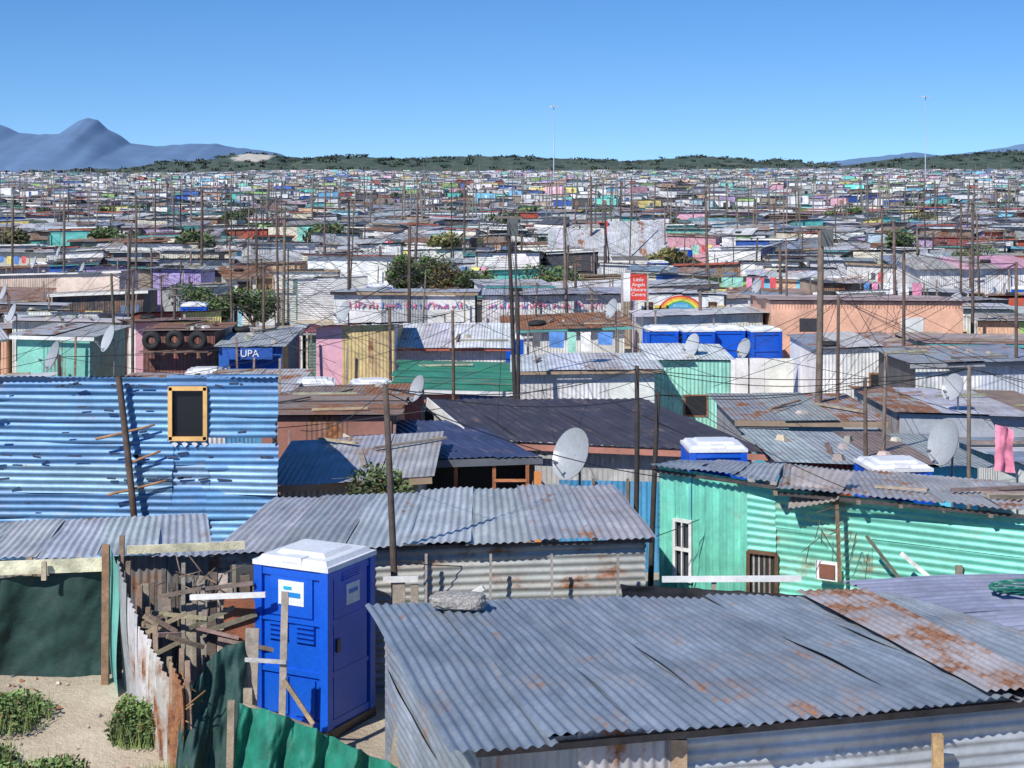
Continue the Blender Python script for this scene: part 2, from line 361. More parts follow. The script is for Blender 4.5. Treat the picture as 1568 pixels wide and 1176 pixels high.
while x<4.2:
    if not(-1.6<x<-1.1):
        h=R.uniform(.12,.3)
        mb.plank((x,65.96,1.45),(x+R.uniform(-.1,.12),65.96,1.45+h),.05,.01,R.choice([(.7,.1,.25),(.75,.25,.35),(.1,.25,.6)]),PLAIN)
        if R.random()<.6: mb.plank((x,65.95,1.45+h*.5),(x+.15,65.95,1.45+h*R.random()),.04,.01,(.7,.12,.28),PLAIN)
    x+=R.uniform(.1,.28)
mb.obj('painted_lettering')
mb,nm=mshack('tyre_shack',-11.3,-9.1,50,53.5,2.1,2.0,BR,(.24,.10,.08),.4,.2)
for i in range(3): tyre(mb,(-10.95+.70*i,49.6,1.85+.03*(i%2)),.3,.1,True)
mb.plank((-11.3,49.6,1.52),(-9.2,49.6,1.52),.3,.04,(.2,.13,.1),up=(0,0,1)); mb.obj(nm)
mb,nm=mshack('blue_shop',-8.8,-6.9,49,53,1.75,1.9,(.4,.42,.45),(.02,.13,.5),.1,0)
mb.box(-7.9,48.75,1.55,1.5,.05,.34,(.02,.1,.4)); o=mb.obj(nm); occ(-11,-6.7,43,49)
def text(body,size,loc,col,parent=None,name='lettering',rz=0):
    cu=bpy.data.curves.new(name,'FONT'); cu.body=body; cu.size=size; cu.align_x='CENTER'; cu.align_y='CENTER'; cu.extrude=.004
    m,nt,b=nt_new(name+'_paint'); b.inputs['Base Color'].default_value=(*col,1); cu.materials.append(m)
    o=bpy.data.objects.new(name,cu); sc.collection.objects.link(o); o.rotation_euler=(math.pi/2,0,rz)
    o.location=loc
    if parent: o.parent=parent; o.location=Vector(loc)-parent.location
    return o
text('SUPA',.30,(-7.9,48.71,1.55),(.8,.8,.8),o)
for a in (('grey_shack',-10.9,-8.7,44.3,47.6,1.15,1.05,G1,WH,.25,.1),('brown_roof_shack',-8.3,-6.1,43.6,47.3,1.1,1.2,(.4,.34,.3),(.1,.3,.55),.4,.1)):
    mb,nm=mshack(*a); mb.obj(nm)
mb,nm=mshack('mural_house',4.9,8.4,64,67.5,2.2,2.1,(.72,.73,.74),WH,.05,0); W=mb
W.box(6.65,63.93,1.75,3.3,.04,.8,(.78,.8,.8))
for k,cc in enumerate([(.7,.08,.06),(.8,.4,.05),(.8,.7,.1),(.1,.5,.15),(.1,.35,.75)]):
    r1=.72-.07*k;r0=r1-.07
    for i in range(14):
        a0=math.pi*i/14;a1=math.pi*(i+1)/14
        W.q(*[(6.6+1.25*r*math.cos(a),63.89,1.42+r*math.sin(a)) for r,a in ((r0,a0),(r1,a0),(r1,a1),(r0,a1))],cc,0,PLAIN)
W.box(6.6,63.89,1.55,.9,.02,.2,(.1,.35,.6)); W.box(6.6,63.88,1.72,.6,.02,.12,(.2,.55,.75))
for sx in (5.35,7.85):
    W.box(sx,63.9,1.72,.34,.02,.32,(.08,.04,.02)); W.box(sx,63.885,1.64,.2,.02,.22,(.35,.18,.1)); W.box(sx+.35,63.9,1.6,.25,.02,.3,(.75,.6,.1))
W.obj(nm)
e=empty('educare_sign',(4.85,62.6,gr(5.2,62.6))); mb=MB()
mb.box(4.85,62.6,2.55,.62,.04,1.0,(.62,.05,.03)); mb.box(4.4,62.6,2.55,.26,.05,1.1,(.8,.8,.79)); mb.plank((4.22,62.64,-1),(4.22,62.64,3.1),.07,.07,(.4,.38,.35)); mb.plank((5.2,62.64,-1),(5.2,62.64,3.1),.07,.07,(.4,.38,.35)); mb.obj('board',e)
text('Little\nAngels\nEducare\nCentre',.19,(4.85,62.57,2.55),(.8,.8,.8),e,'sign_lettering')
mb=MB(); occ(2,12,112,126)
for x0,x1 in ((2.7,6.9),(7.0,11.3)):
    zt=2.7 if x0<3 else 3.3
    n=8
    for k in range(n):
        a=x0+(x1-x0)*k/n;b=x0+(x1-x0)*(k+1)/n; cc=jit((.58,.59,.61),.12)
        mb.q((a,117,.9),(b,117,.9),(b,121,zt),(a,121,zt),cc,.1 if k!=4 else .4,CORR)
        mb.q((a,125,.9),(b,125,.9),(b,121,zt),(a,121,zt),cc,.15,CORR)
    mb.q((x0,117.3,-1.2),(x1,117.3,-1.2),(x1,117.3,.95),(x0,117.3,.95),(.75,.75,.73),0,PLAIN)
    mb.q((x0,117.3,-1.2),(x0,124.7,-1.2),(x0,124.7,.95),(x0,117.3,.95),(.75,.75,.73),0,PLAIN)
    mb.q((x0,117,.95),(x0,125,.95),(x0,121.05,zt-.02),(x0,120.95,zt-.02),(.7,.7,.7),0,PLAIN)
    mb.q((x1,117.3,-1.2),(x1,124.7,-1.2),(x1,124.7,.95),(x1,117.3,.95),(.75,.75,.73),0,PLAIN)
mb.box(6.95,120.5,2.85,.25,.3,.9,(.6,.05,.04)); mb.obj('white_hall')
# ---------------------------------------------------------------- near custom shacks
occ(-12,9,10,29); occ(-10,9,27,30); occ(-3.6,6,31,41); occ(2,9,22,33); occ(4.7,9,51.5,57)
FL=(-.5,13.3,2.3);FR=(6.0,14.6,2.41);BRr=(4.8,20.4,1.68);BL=(-1.7,19.1,1.95)
e=empty('grey_corrugated_shack',(2,17,0))
mb=MB(); sheets(mb,FL,FR,BRr,BL,sw=.85,pitch=.105,amp=.014,col=(.25,.295,.35),rust=.10,nv=24,wob=.013,ja=.08,rj=.08)
def bil(s,t):
    f=[np.array(p) for p in (FL,FR,BRr,BL)]
    return (1-s)*(1-t)*f[0]+s*(1-t)*f[1]+s*t*f[2]+(1-s)*t*f[3]
sheets(mb,bil(.72,0.01),bil(.82,0.0),bil(.95,1.01),bil(.81,1.0),sw=2,pitch=.105,col=(.58,.56,.53),rust=.44,lift=.085,nv=24,rj=0,wob=.004)
sheets(mb,bil(.83,-.01),bil(1.0,-.01),bil(1.0,1.01),bil(.955,1.01),sw=2,pitch=.105,col=(.33,.37,.42),rust=.2,lift=.05,nv=24,rj=0,wob=.004)
mb.obj('roof',e)
mb=MB()
wFL=(-.28,13.62,2.22);wFR=(5.75,14.85,2.33);wBR=(4.6,20.1,1.62);wBL=(-1.45,18.9,1.88)
def low(p,z=0): return (p[0],p[1],z)
sheets(mb,low(wFL,-.1),wFL,wBL,low(wBL,-.1),sw=.7,pitch=.105,col=(.34,.37,.41),rust=.1,nv=14,rj=.05)
mx=1.42; my=13.62+(mx+.28)/6.03*1.23
sheets(mb,low(wFL,-.1),(mx,my,-.1),(mx,my,2.26),wFL,sw=.8,pitch=.105,col=(.40,.43,.44),rust=.1,nv=6)
sheets(mb,(mx,my,-.1),(mx,my,2.24),wFR,low(wFR,-.1),sw=.7,pitch=.105,col=(.48,.52,.55),rust=.05,nv=8,rj=.03)
sheets(mb,low(wFR,-.1),low(wBR,-.1),wBR,wFR,sw=.8,spp=4,nv=3); sheets(mb,low(wBL,-.1),low(wBR,-.1),wBR,wBL,sw=.8,spp=4,nv=3)
mb.plank((mx,my-.06,0),(mx,my-.06,2.16),.14,.05,(.4,.28,.18)); mb.plank((3.72,14.2,0),(3.7,14.2,2.1),.09,.06,(.5,.33,.16))
mb.plank((-.3,13.55,2.17),(5.8,14.8,2.28),.06,.05,(.12,.1,.09))
mb.obj('walls',e)
def rock(name,c,r,col):
    import bmesh
    bm=bmesh.new(); bmesh.ops.create_icosphere(bm,subdivisions=5,radius=1)
    for v in bm.verts:
        k=1+.16*mn.noise(v.co*1.5)+.07*mn.noise(v.co*4)+.03*mn.noise(v.co*11)
        q=Vector((math.copysign(abs(v.co.x)**.7,v.co.x),math.copysign(abs(v.co.y)**.7,v.co.y),math.copysign(abs(v.co.z)**.6,v.co.z)))
        v.co=Vector((q.x*r[0]*k,q.y*r[1]*k,q.z*r[2]*k))
    me=bpy.data.meshes.new(name); bm.to_mesh(me); bm.free()
    for p in me.polygons: p.use_smooth=True
    m,nt,b=nt_new(name+'_stone')
    g=nt.nodes.new('ShaderNodeNewGeometry'); f=noi(nt,g.outputs['Position'],28,6,.65); cc=mixc(nt,mrange(nt,f,.38,.62,0,1),tuple(k*.45 for k in col),col)
    bp=nt.nodes.new('ShaderNodeBump'); bp.inputs['Distance'].default_value=.03; nt.links.new(f,bp.inputs['Height']); nt.links.new(bp.outputs[0],b.inputs['Normal'])
    nt.links.new(cc,b.inputs['Base Color']); b.inputs['Roughness'].default_value=.95; me.materials.append(m)
    o=bpy.data.objects.new(name,me); o.location=c; sc.collection.objects.link(o)
rock('concrete_lump',(-.60,18.75,2.07),(.33,.2,.085),(.50,.47,.43))
e=empty('long_grey_shack',(-1,24,.0))
mb=MB(); sheets(mb,(-4.0,21.6,1.96),(1.95,22,2.08),(1.62,26,2.03),(-3.7,25.5,1.90),sw=.8,pitch=.105,col=(.45,.465,.47),rust=.08,nv=14,ja=.14,rj=.08)
sheets(mb,(-9.5,21.5,1.85),(-3.95,21.6,1.93),(-4.6,24.6,1.85),(-9.5,24,1.72),sw=.8,pitch=.105,col=(.54,.57,.59),rust=.05,nv=10,ja=.14,rj=.05)
mb.obj('roof',e); mb=MB()
sheets(mb,(-3.9,21.85,-.05),(-3.9,21.85,1.88),(1.8,22.2,2.0),(1.8,22.2,-.05),sw=.65,pitch=.105,col=(.48,.48,.47),rust=.2,nv=16)
sheets(mb,(1.8,22.2,-.05),(1.8,22.2,2.0),(1.5,25.8,1.96),(1.5,25.8,-.1),sw=.65,nv=5,spp=4)
sheets(mb,(-9.3,21.7,.3),(-3.9,21.85,.3),(-3.9,21.85,1.86),(-9.3,21.7,1.78),sw=.8,nv=4,col=(.3,.3,.3),rust=.3)
for k in range(5):
    x=-2+k*.85; mb.plank((x,21.72,.2),(x+R.uniform(-.03,.03),21.75,1.9),.035,.03,(.36,.33,.3))
mb.plank((-3.9,21.72,1.92),(1.9,22.08,2.0),.04,.04,(.12,.09,.07))
mb.obj('walls',e)
# blue shack
e=empty('blue_corrugated_shack',(-6.4,30,0))
mb=MB()
def wallz(a,b,z0,z1,**k):
    sheets(mb,(a[0],a[1],z0),(a[0],a[1],z1),(b[0],b[1],z1),(b[0],b[1],z0),**k)
kw=dict(sw=.42,pitch=.12,amp=.016,rust=.06,wob=.024,nv=14,rj=.08,ja=.14)
cb=[(.10,.26,.50),(.13,.30,.55),(.085,.23,.46),(.21,.37,.56)]
YB=28
wallz((-9.6,28.25),(-5.87,YB),.2,2.33,cols=cb,**kw); wallz((-5.23,YB),(-4.02,YB-.05),.2,2.33,cols=cb,**kw)
wallz((-9.6,28.25),(-5.87,YB),2.33,3.46,cols=cb,**kw); wallz((-5.23,YB),(-4.02,YB-.05),2.45,3.52,cols=cb,**kw)
wallz((-5.9,YB),(-5.2,YB),.2,2.42,cols=cb,**kw); wallz((-5.9,YB),(-5.2,YB),3.3,3.5,cols=cb,**kw)
mb.obj('front_wall',e); mb=MB()
wallz((-4.04,YB),(-4.75,32.5),.0,2.75,sw=.5,pitch=.12,col=(.35,.38,.42),rust=.4,nv=8)
wallz((-9.6,28.3),(-9.6,32.5),.0,2.8,sw=.5,pitch=.12,col=(.35,.38,.42),rust=.4,nv=8); mb.obj('side_walls',e); mb=MB()
sheets(mb,(-9.7,28.2,3.42),(-4.0,27.98,3.47),(-4.7,32.7,2.7),(-9.7,32.7,2.7),sw=.8,col=(.36,.38,.4),rust=.3,nv=4); mb.obj('roof',e)
mb=MB(); ye=(.8,.47,.17)
for a,b_,w in (((-5.87,3.28),(-5.23,3.28),.07),((-5.87,2.42),(-5.23,2.42),.07),((-5.85,2.4),(-5.85,3.3),.07),((-5.25,2.4),(-5.25,3.3),.07)):
    mb.plank((a[0],YB-.06,a[1]),(b_[0],YB-.06,b_[1]),w,.06,ye,PLAIN)
mb.obj('window_frame',e)
mb=MB(); mb.box(-5.55,YB+.02,2.86,.6,.02,.86,(.012,.012,.013),mat=PLAS); mb.obj('window_glass',e)
mb=MB(); mb.cyl((-6.72,YB-.12,3.5),(-6.4,YB-.22,.8),.055,.06,(.12,.08,.06),bend=.05)
for z,a,b_ in ((2.55,-7.1,-6.1),(1.6,-6.9,-5.9),(2.1,-6.6,-6.0)):
    mb.cyl((a,YB-.16,z-.12),(b_,YB-.12,z+.12),.025,.02,(.38,.2,.1),n=6,bend=.04)
for k in range(55):
    x=R.uniform(-9.2,-4.2);z=R.uniform(1.3,3.4)
    if -5.95<x<-5.15 and z>2.3: continue
    z=round(z/.4)*.4+.13+R.uniform(-.03,.03)
    mb.plank((x,YB-.035,z),(x+R.uniform(.03,.26),YB-.035,z+R.uniform(-.025,.025)),R.uniform(.02,.04),.015,(.05,.07,.12))
for k in range(4): mb.plank((-5.8+k*.17,YB-.05,2.36),(-5.74+k*.17,YB-.05,2.3),.07,.02,(.7,.7,.72),PLAIN)
mb.obj('timber_props',e)
# teal house
e=empty('turquoise_shack',(5,27,0)); te=(.20,.65,.51)
mb=MB()
A=(2.35,26);Bc=(3.6,24.95)
def lerp2(a,b,t): return (a[0]+(b[0]-a[0])*t,a[1]+(b[1]-a[1])*t)
def wv(a,b,z0,z1a,z1b,**k):
    sheets(mb,(a[0],a[1],z0),(b[0],b[1],z0),(b[0],b[1],z1b),(a[0],a[1],z1a),**k)
def wh(a,b,z0,z1a,z1b,**k):
    sheets(mb,(a[0],a[1],z0),(a[0],a[1],z1a),(b[0],b[1],z1b),(b[0],b[1],z0),**k)
tk=dict(pitch=.13,amp=.02,col=te,rust=.0,rj=.02,ja=.05,wob=.008)
wv(A,(2.58,25.81),-.1,2.26,2.26,sw=.5,nv=4,**tk); wv((2.82,25.62),Bc,-.1,2.26,2.24,sw=.7,nv=4,**tk)
wv((2.58,25.81),(2.82,25.62),-.1,.6,.6,sw=.5,nv=3,**tk); wv((2.58,25.81),(2.82,25.62),1.5,2.26,2.26,sw=.5,nv=3,**tk)
D2=(4.0,24.75);E2=(8.6,21.9)
tk['pitch']=.11; tk['amp']=.011
wh(Bc,D2,1.2,2.24,2.2,sw=.55,nv=3,**tk)
tk['rust']=.1; tk['rj']=.1
M2=lerp2(D2,E2,.28)
wh(D2,M2,-.1,2.2,2.2,sw=.6,nv=8,**dict(tk,rust=.22)); wh(M2,E2,-.1,2.2,2.2,sw=.6,nv=14,**tk)
mb.obj('front_walls',e)
mb=MB(); sheets(mb,(A[0],A[1],-.2),(A[0],A[1],2.15),(3.3,30.8,1.4),(3.3,30.8,-.8),sw=.6,nv=6,col=te,rust=.1,rag=0)
sheets(mb,(E2[0],E2[1],-.2),(E2[0],E2[1],2.15),(9.3,27,1.5),(9.3,27,-.8),sw=.6,nv=6,col=te,rust=.1,rag=0); mb.obj('side_walls',e)
mb=MB(); rk=dict(sw=.8,pitch=.105,nv=8,ja=.14)
sheets(mb,(2.2,26.0,2.34),(3.95,24.45,2.36),(5.0,30,1.62),(3.3,31,1.52),col=(.46,.47,.48),rust=.1,rag=.04,**rk)
sheets(mb,(3.95,24.35,2.28),(9.0,21.45,2.34),(9.6,27,1.76),(5.0,30,1.6),col=(.47,.46,.45),rust=.26,rag=.05,**rk)
sheets(mb,(4.1,24.2,2.02),(4.75,23.8,2.2),(5.3,25.2,2.34),(4.4,25.6,2.36),sw=1,pitch=.105,nv=4,col=(.46,.42,.38),rust=.3)
mb.obj('roof',e)
mb=MB()
for k in range(10):
    t=k/9; p=lerp2((3.95,24.5),(8.9,21.6),t); mb.plank((p[0],p[1]+.1,2.2),(p[0]-.02,p[1]-.14+R.uniform(-.05,.05),2.19),.06,.05,(.25,.2,.15),up=(0,0,1))
mb.plank((2.25,25.95,2.24),(3.95,24.42,2.27),.05,.03,(.07,.06,.06)); mb.plank((3.95,24.38,2.19),(8.95,21.5,2.24),.05,.03,(.07,.06,.06))
for k in range(9):
    x=R.uniform(3.5,8.5);yy=24.4-(x-4)*.5+R.uniform(1.0,3.5); z=2.34-(yy-(24.4-(x-4)*.5))*.115
    mb.plank((x,yy,z),(x+R.uniform(.4,1.3),yy-R.uniform(-.2,.5),z+.03),.1,.04,jit((.3,.24,.19),.4),up=(0,0,1))
mb.obj('roof_edge',e)
mb=MB()
def wallpt(t,o=0): p=lerp2(A,Bc,t); return (p[0]-.64*o,p[1]-.77*o)
for (t0,z0),(t1,z1) in (((.19,.55),(.19,1.52)),((.375,.55),(.375,1.52)),((.19,1.5),(.375,1.5)),((.19,.58),(.375,.58)),((.28,.6),(.28,1.5)),((.19,1.05),(.375,1.05))):
    a=wallpt(t0,.03);b=wallpt(t1,.03); mb.plank((*a,z0),(*b,z1),.05 if t0!=.28 else .025,.05,(.78,.78,.76),PLAIN,up=(-.64,-.77,0))
a=wallpt(.19,-.03);b=wallpt(.375,-.03); mb.q((*a,.57),(*b,.57),(*b,1.5),(*a,1.5),(.06,.06,.07),0,PLAS)
mb.obj('window',e)
mb=MB()
for k in range(5):
    p=lerp2(Bc,D2,.08+k*.19); mb.plank((p[0],p[1]+.02,-.05),(p[0],p[1]+.02,1.17),.07,.03,R.choice([(.5,.48,.46),(.56,.54,.5),(.3,.25,.2)]))
for q_ in (Bc,D2): mb.plank((q_[0],q_[1]-.04,-.05),(q_[0],q_[1]-.04,1.2),.05,.06,(.16,.09,.05))
mb.plank((Bc[0],Bc[1]-.04,1.2),(D2[0],D2[1]-.04,1.2),.05,.06,(.16,.09,.05)); mb.q((*Bc,-.1),(*D2,-.1),(*D2,1.2),(*Bc,1.2),(.02,.02,.02),0,PLAIN)
mb.obj('door',e)
mb=MB()
mb.plank((5.1,23.5,1.75),(5.75,23.2,.9),.05,.04,(.14,.14,.1)); mb.plank((5.55,23.3,1.55),(6.15,22.9,1.05),.06,.03,(.78,.78,.74))
mb.plank((6.35,23.2,.5),(6.35,23.2,1.4),.1,.04,(.3,.26,.2)); mb.plank((4.75,23.9,2.2),(4.8,23.9,1.0),.05,.04,(.25,.16,.1))
mb.box(4.65,24.1,1.1,.34,.05,.28,(.76,.76,.74),-.55); mb.box(4.65,24.07,1.1,.24,.05,.2,(.2,.08,.05),-.55)
mb.box(7.6,22.2,1.35,.5,.3,.55,(.4,.02,.02),-.5)
for k in range(14):
    x=R.uniform(4.3,5.0); z=R.uniform(1.5,2.1); mb.cyl((x,24.0-(x-4.3)*.5,z),(x+R.uniform(-.3,.3),23.9-(x-4.3)*.5,z+R.uniform(-.4,.3)),.008,.005,(.12,.08,.05),n=6)
mb.obj('props',e)
def cloth(name,top,bot,col,nu=60,nv=16,fold=.05,freq=9):
    mb=MB(); top=np.array(top,float);bot=np.array(bot,float)
    def pl(P,t):
        d=np.r_[0,np.cumsum(np.linalg.norm(np.diff(P,axis=0),axis=1))]; d/=d[-1]
        return np.stack([np.interp(t,d,P[:,i]) for i in range(3)],-1)
    t=np.linspace(0,1,nu+1); T=pl(top,t);B=pl(bot,t); k=np.linspace(0,1,nv+1)
    pos=T[:,None,:]*(1-k)[None,:,None]+B[:,None,:]*k[None,:,None]
    ph=R.uniform(0,6)
    for i in range(nu+1):
        for j in range(nv+1):
            f=fold*(math.sin(t[i]*freq*6.28/3+ph+k[j]*2)+.5*math.sin(t[i]*freq*2.3+k[j]*5)+1.3*mn.noise(Vector((t[i]*freq,k[j]*3,ph)))+.6*mn.noise(Vector((t[i]*freq*2.7+k[j]*4,k[j]*8,ph))))
            pos[i,j,1]-=f; pos[i,j,0]+=f*.4; pos[i,j,2]+=f*.25
            if j==0: pos[i,j,2]-=.03*abs(math.sin(t[i]*freq*1.7))
    mb.grid(pos,col,NET); return mb.obj(name)
cloth('black_tarpaulin',[(1.35,20.5,1.82),(2.2,20.9,1.68),(3.9,20.7,1.62)],[(1.4,20.4,1.55),(2.3,20.7,1.45),(3.8,20.6,1.5)],(.012,.012,.014),fold=.02)
mb=MB(); mb.plank((1.93,21,1.75),(3.72,21,1.76),.07,.05,(.8,.8,.78),PLAIN); mb.plank((2.6,21.03,0),(2.6,21.03,1.75),.06,.05,(.4,.35,.3)); mb.obj('white_rail')
mb=MB(); mb.plank((-1.65,20.9,1.77),(-1.2,20.9,1.78),.07,.05,(.76,.74,.7),PLAIN); mb.plank((-1.45,20.93,0),(-1.45,20.93,1.78),.16,.05,(.36,.3,.24)); mb.plank((-.75,20.3,1.6),(-.35,20.2,1.85),.06,.05,(.76,.74,.7),PLAIN); mb.plank((-1.25,20.93,0),(-1.25,20.93,1.7),.1,.05,(.36,.3,.24)); mb.obj('fence_posts')
e=empty('lilac_roof_shack',(7,20.5,0)); mb=MB()
sheets(mb,(9.5,18.9,1.62),(8.9,21.3,1.84),(4.3,20.9,1.74),(5.75,18.3,1.58),sw=.75,pitch=.13,amp=.024,col=(.30,.32,.44),rust=.0,rj=.02,nv=14)
mb.obj('roof',e); mb=MB()
sheets(mb,(5.85,18.5,0),(5.85,18.5,1.5),(9.3,19.1,1.55),(9.3,19.1,0),nv=4,sw=.6,col=(.3,.3,.4)); sheets(mb,(4.5,20.8,0),(4.5,20.8,1.62),(5.85,18.5,1.5),(5.85,18.5,0),nv=4,sw=.6,col=(.3,.3,.4)); mb.obj('walls',e)
mb=MB()
for k in range(6):
    r=.22+.03*k; pts=[(6.35+r*1.3*math.cos(a)+.05*math.sin(3*a+k),20.2+r*.6*math.sin(a),1.80+.012*k+.03*math.sin(2*a+k)) for a in np.linspace(0,6.28,17)]
    for a,b in zip(pts,pts[1:]): mb.cyl(a,b,.014,.014,(.02,.16,.12),PLAS,6)
mb.obj('green_hose_coil')
e=empty('dark_roof_house',(1,37,-1)); mb=MB()
sheets(mb,(-.7,34.6,1.30),(5.2,33,1.33),(3.2,40,1.42),(-2.1,40,1.4),sw=1.0,pitch=.2,amp=.012,spp=8,col=(.075,.062,.066),rust=0,rj=0,nv=6,ja=.05,wob=.006)
mb.obj('roof',e); mb=MB()
mb.plank((-2.1,40,1.36),(-.75,34.6,1.22),.22,.04,(.78,.77,.72),PLAIN,up=(-1,0,0)); mb.plank((-.7,34.55,1.2),(5.2,32.95,1.22),.12,.04,(.45,.2,.15),PLAIN)
mb.obj('fascia',e); mb=MB()
for a,b,cc in (((-.5,34.9),(4.9,33.4),(.5,.5,.5)),((4.9,33.4),(3.1,39.8),(.5,.5,.5)),((-.5,34.9),(-1.9,39.8),(.6,.6,.58))):
    mb.q((*a,-1.1),(*b,-1.1),(*b,1.25),(*a,1.25),cc,.1,CORR)
mb.obj('walls',e)
e=empty('navy_roof_house',(-2,34,-1)); mb=MB()
sheets(mb,(-2.2,31.8,1.36),(.55,32.0,1.42),(-1.1,37.4,1.32),(-4.3,37,1.27),sw=.9,pitch=.15,amp=.012,col=(.06,.075,.15),rust=0,rj=0,nv=6,ja=.06)
mb.obj('roof',e); mb=MB()
mb.plank((-4.35,37,1.22),(-2.25,31.75,1.28),.2,.03,(.76,.74,.68),PLAIN,up=(-1,0,0)); mb.plank((-2.2,31.75,1.28),(.6,31.95,1.34),.14,.03,(.12,.13,.16),PLAIN); mb.obj('fascia',e); mb=MB()
mb.q((-2.1,32.6,-.8),(.45,32.6,-.8),(.45,32.6,1.3),(-2.1,32.6,1.3),(.02,.02,.02),0,PLAIN)
mb.q((-2.1,32,-.8),(-4.1,36.8,-.8),(-4.1,36.8,1.2),(-2.1,32,1.2),(.5,.47,.4),.2,CORR); mb.q((.45,32.1,-.8),(-.9,37,-.8),(-.9,37,1.2),(.45,32.1,1.2),(.5,.47,.4),.2,CORR)
for x in (-2.05,-1.1,-.35,.3): mb.plank((x,31.95,-.8),(x,31.95,1.3),.07,.06,(.35,.13,.06))
mb.plank((-.35,31.93,.95),(.3,31.93,.95),.05,.05,(.5,.2,.1)); mb.plank((-.35,31.93,.6),(.3,31.93,.6),.35,.04,(.7,.68,.6),PLAIN)
mb.plank((.5,31.8,-.8),(.5,31.8,1.15),.14,.05,(.65,.25,.08),PLAIN)
mb.q((.9,31.2,-.8),(2.9,31.0,-.8),(2.9,31.0,1.1),(.9,31.2,1.1),(.07,.3,.56),.1,CORR)
for x in (1.55,2.2): mb.plank((x,31.1,-.8),(x,31.05,1.15),.05,.04,(.2,.13,.08))
mb.obj('porch',e)
# ---------------------------------------------------------------- portable toilets
BLUE=(.008,.105,.60); WHT=(.78,.79,.8)
def toilet(x,y,ang,near=False,name='portable_toilet',z=None):
    g=gr(x,y) if z is None else z; mb=MB(); c,s=math.cos(ang),math.sin(ang)
    def P(lx,ly,lz): return (x+lx*c-ly*s,y+lx*s+ly*c,g+lz)
    def bx(lx,ly,lz,sx,sy,sz,col,mat=PLAS,top=1): mb.box(*P(lx,ly,lz),sx,sy,sz,col,ang,mat,0,top)
    h=.53
    if z is not None and not near: mb.box(x,y,(gr(x,y)+g)/2,1.2,1.2,g-gr(x,y)+.02,(.4,.38,.35))
    bx(0,0,.06,1.12,1.12,.12,(.03,.03,.035))
    bx(0,0,1.1,1.0,1.0,1.98,BLUE)
    for a in (-1,1):
        for b in (-1,1): bx(a*h*.93,b*h*.93,1.1,.12,.12,2.0,jit(BLUE,.1))
    for a in (-1,1):
        for zz,hh in ((.17,.1),(.78,.06),(1.42,.06),(2.02,.12)):
            bx(0,a*(.51),zz,.9,.05,hh,BLUE); bx(a*.51,0,zz,.05,.9,hh,BLUE)
    if near:
        bx(0,-.515,1.72,.62,.03,.5,BLUE); bx(0,-.533,1.76,.38,.012,.3,WHT); bx(-.0,-.541,1.74,.28,.008,.06,(.02,.25,.65)); bx(-.05,-.541,1.82,.12,.008,.04,(.02,.4,.6))
        for cx_ in (-.2,.2):
            for k in range(4): bx(cx_,-.52,1.18+k*.06,.28,.05,.028,BLUE)
        bx(-.2,-.515,.48,.3,.03,.46,BLUE); bx(.2,-.515,.48,.3,.03,.46,BLUE)
        bx(.515,0,1.1,.03,.76,1.75,BLUE); bx(.533,.05,1.7,.012,.3,.26,WHT); bx(.54,.05,1.73,.01,.2,.05,(.02,.2,.6)); bx(.53,-.3,1.12,.05,.07,.16,(.03,.03,.04))
        for k in range(4): bx(.52,.0,1.9+k*.03,.05,.4,.015,BLUE)
    bx(0,0,2.10,1.13,1.13,.06,WHT); bx(0,0,2.15,1.06,1.06,.07,WHT,top=.9); bx(0,0,2.205,.74,.66,.05,WHT,top=.85)
    bx(.0,-.43,2.17,.3,.2,.06,WHT,top=.9)
    mb.obj(name,bevel=.012 if near else 0)
toilet(-2.50,20.75,math.radians(-27),True,z=.0)
for x,y,a in ((-.2,58,.1),(-3.9,45.4,.2),(-5.5,45.6,.1),(7,30,.1),(-9,48,.1),(13.5,70,.2),(-14,72,.1),(18,90,.1),(-30,104,0)):
    occ(x-.6,x+.6,y-.6,y+.6) if y>40 else None; toilet(x,y,a)
toilet(3.9,31.6,.05,z=-.42)
for i in range(16):
    y=R.uniform(80,200);x=R.uniform(-.33,.33)*y; occ(x-.6,x+.6,y-.6,y+.6); toilet(x,y,R.uniform(0,1.5))
for x,y,a in ((5.15,56.7,.05),(6.35,56.5,.12),(7.5,56.9,0),(8.65,56.5,.15)): toilet(x,y,a,z=-.58)
mb=MB()
for k in range(5):
    x0=4.5+k*.94; mb.box(x0+.47,53.4,-.12+R.uniform(-.03,.03),.93,.06,1.95,jit((.76,.75,.72),.08))
mb.obj('white_yard_wall')
# ---------------------------------------------------------------- dishes
def dish(x,y,z,d=.65,az=None,pole=1.2,name='satellite_dish'):
    mb=MB(); ax=Vector(az if az else (-.8+R.uniform(-.15,.15),-.5,.36)).normalized()
    u=ax.cross(Vector((0,0,1))).normalized(); v=u.cross(ax).normalized()
    c=Vector((x,y,z)); n=28; rings=7; pos=np.zeros((n+1,rings+1,3))
    for i in range(n+1):
        a=2*math.pi*i/n
        for j in range(rings+1):
            r=d/2*(.02+.98*j/rings); dep=.28*(r*r)/(d/2)
            pos[i,j]=c+u*math.cos(a)*r+v*math.sin(a)*r*1.1+ax*dep
    gk=R.uniform(.8,1.2)
    mb.grid(pos,(.38*gk,.40*gk,.42*gk),PLAS); mb.grid(pos-np.array(ax)*.012,(.3,.32,.34),PLAS)
    f=c+ax*d*.55-v*d*.28
    mb.cyl(c-v*d*.5+ax*.1,f,.012,.012,(.25,.25,.27),PLAS,6); mb.cyl(f,f-ax*.1,.03,.025,(.4,.4,.4),PLAS)
    b=c-ax*.12; mb.cyl(c,b,.05,.04,(.2,.2,.22),PLAS); mb.cyl(b,(b.x,b.y,b.z-pole),.022,.025,(.3,.3,.32),PLAS)
    mb.obj(name)
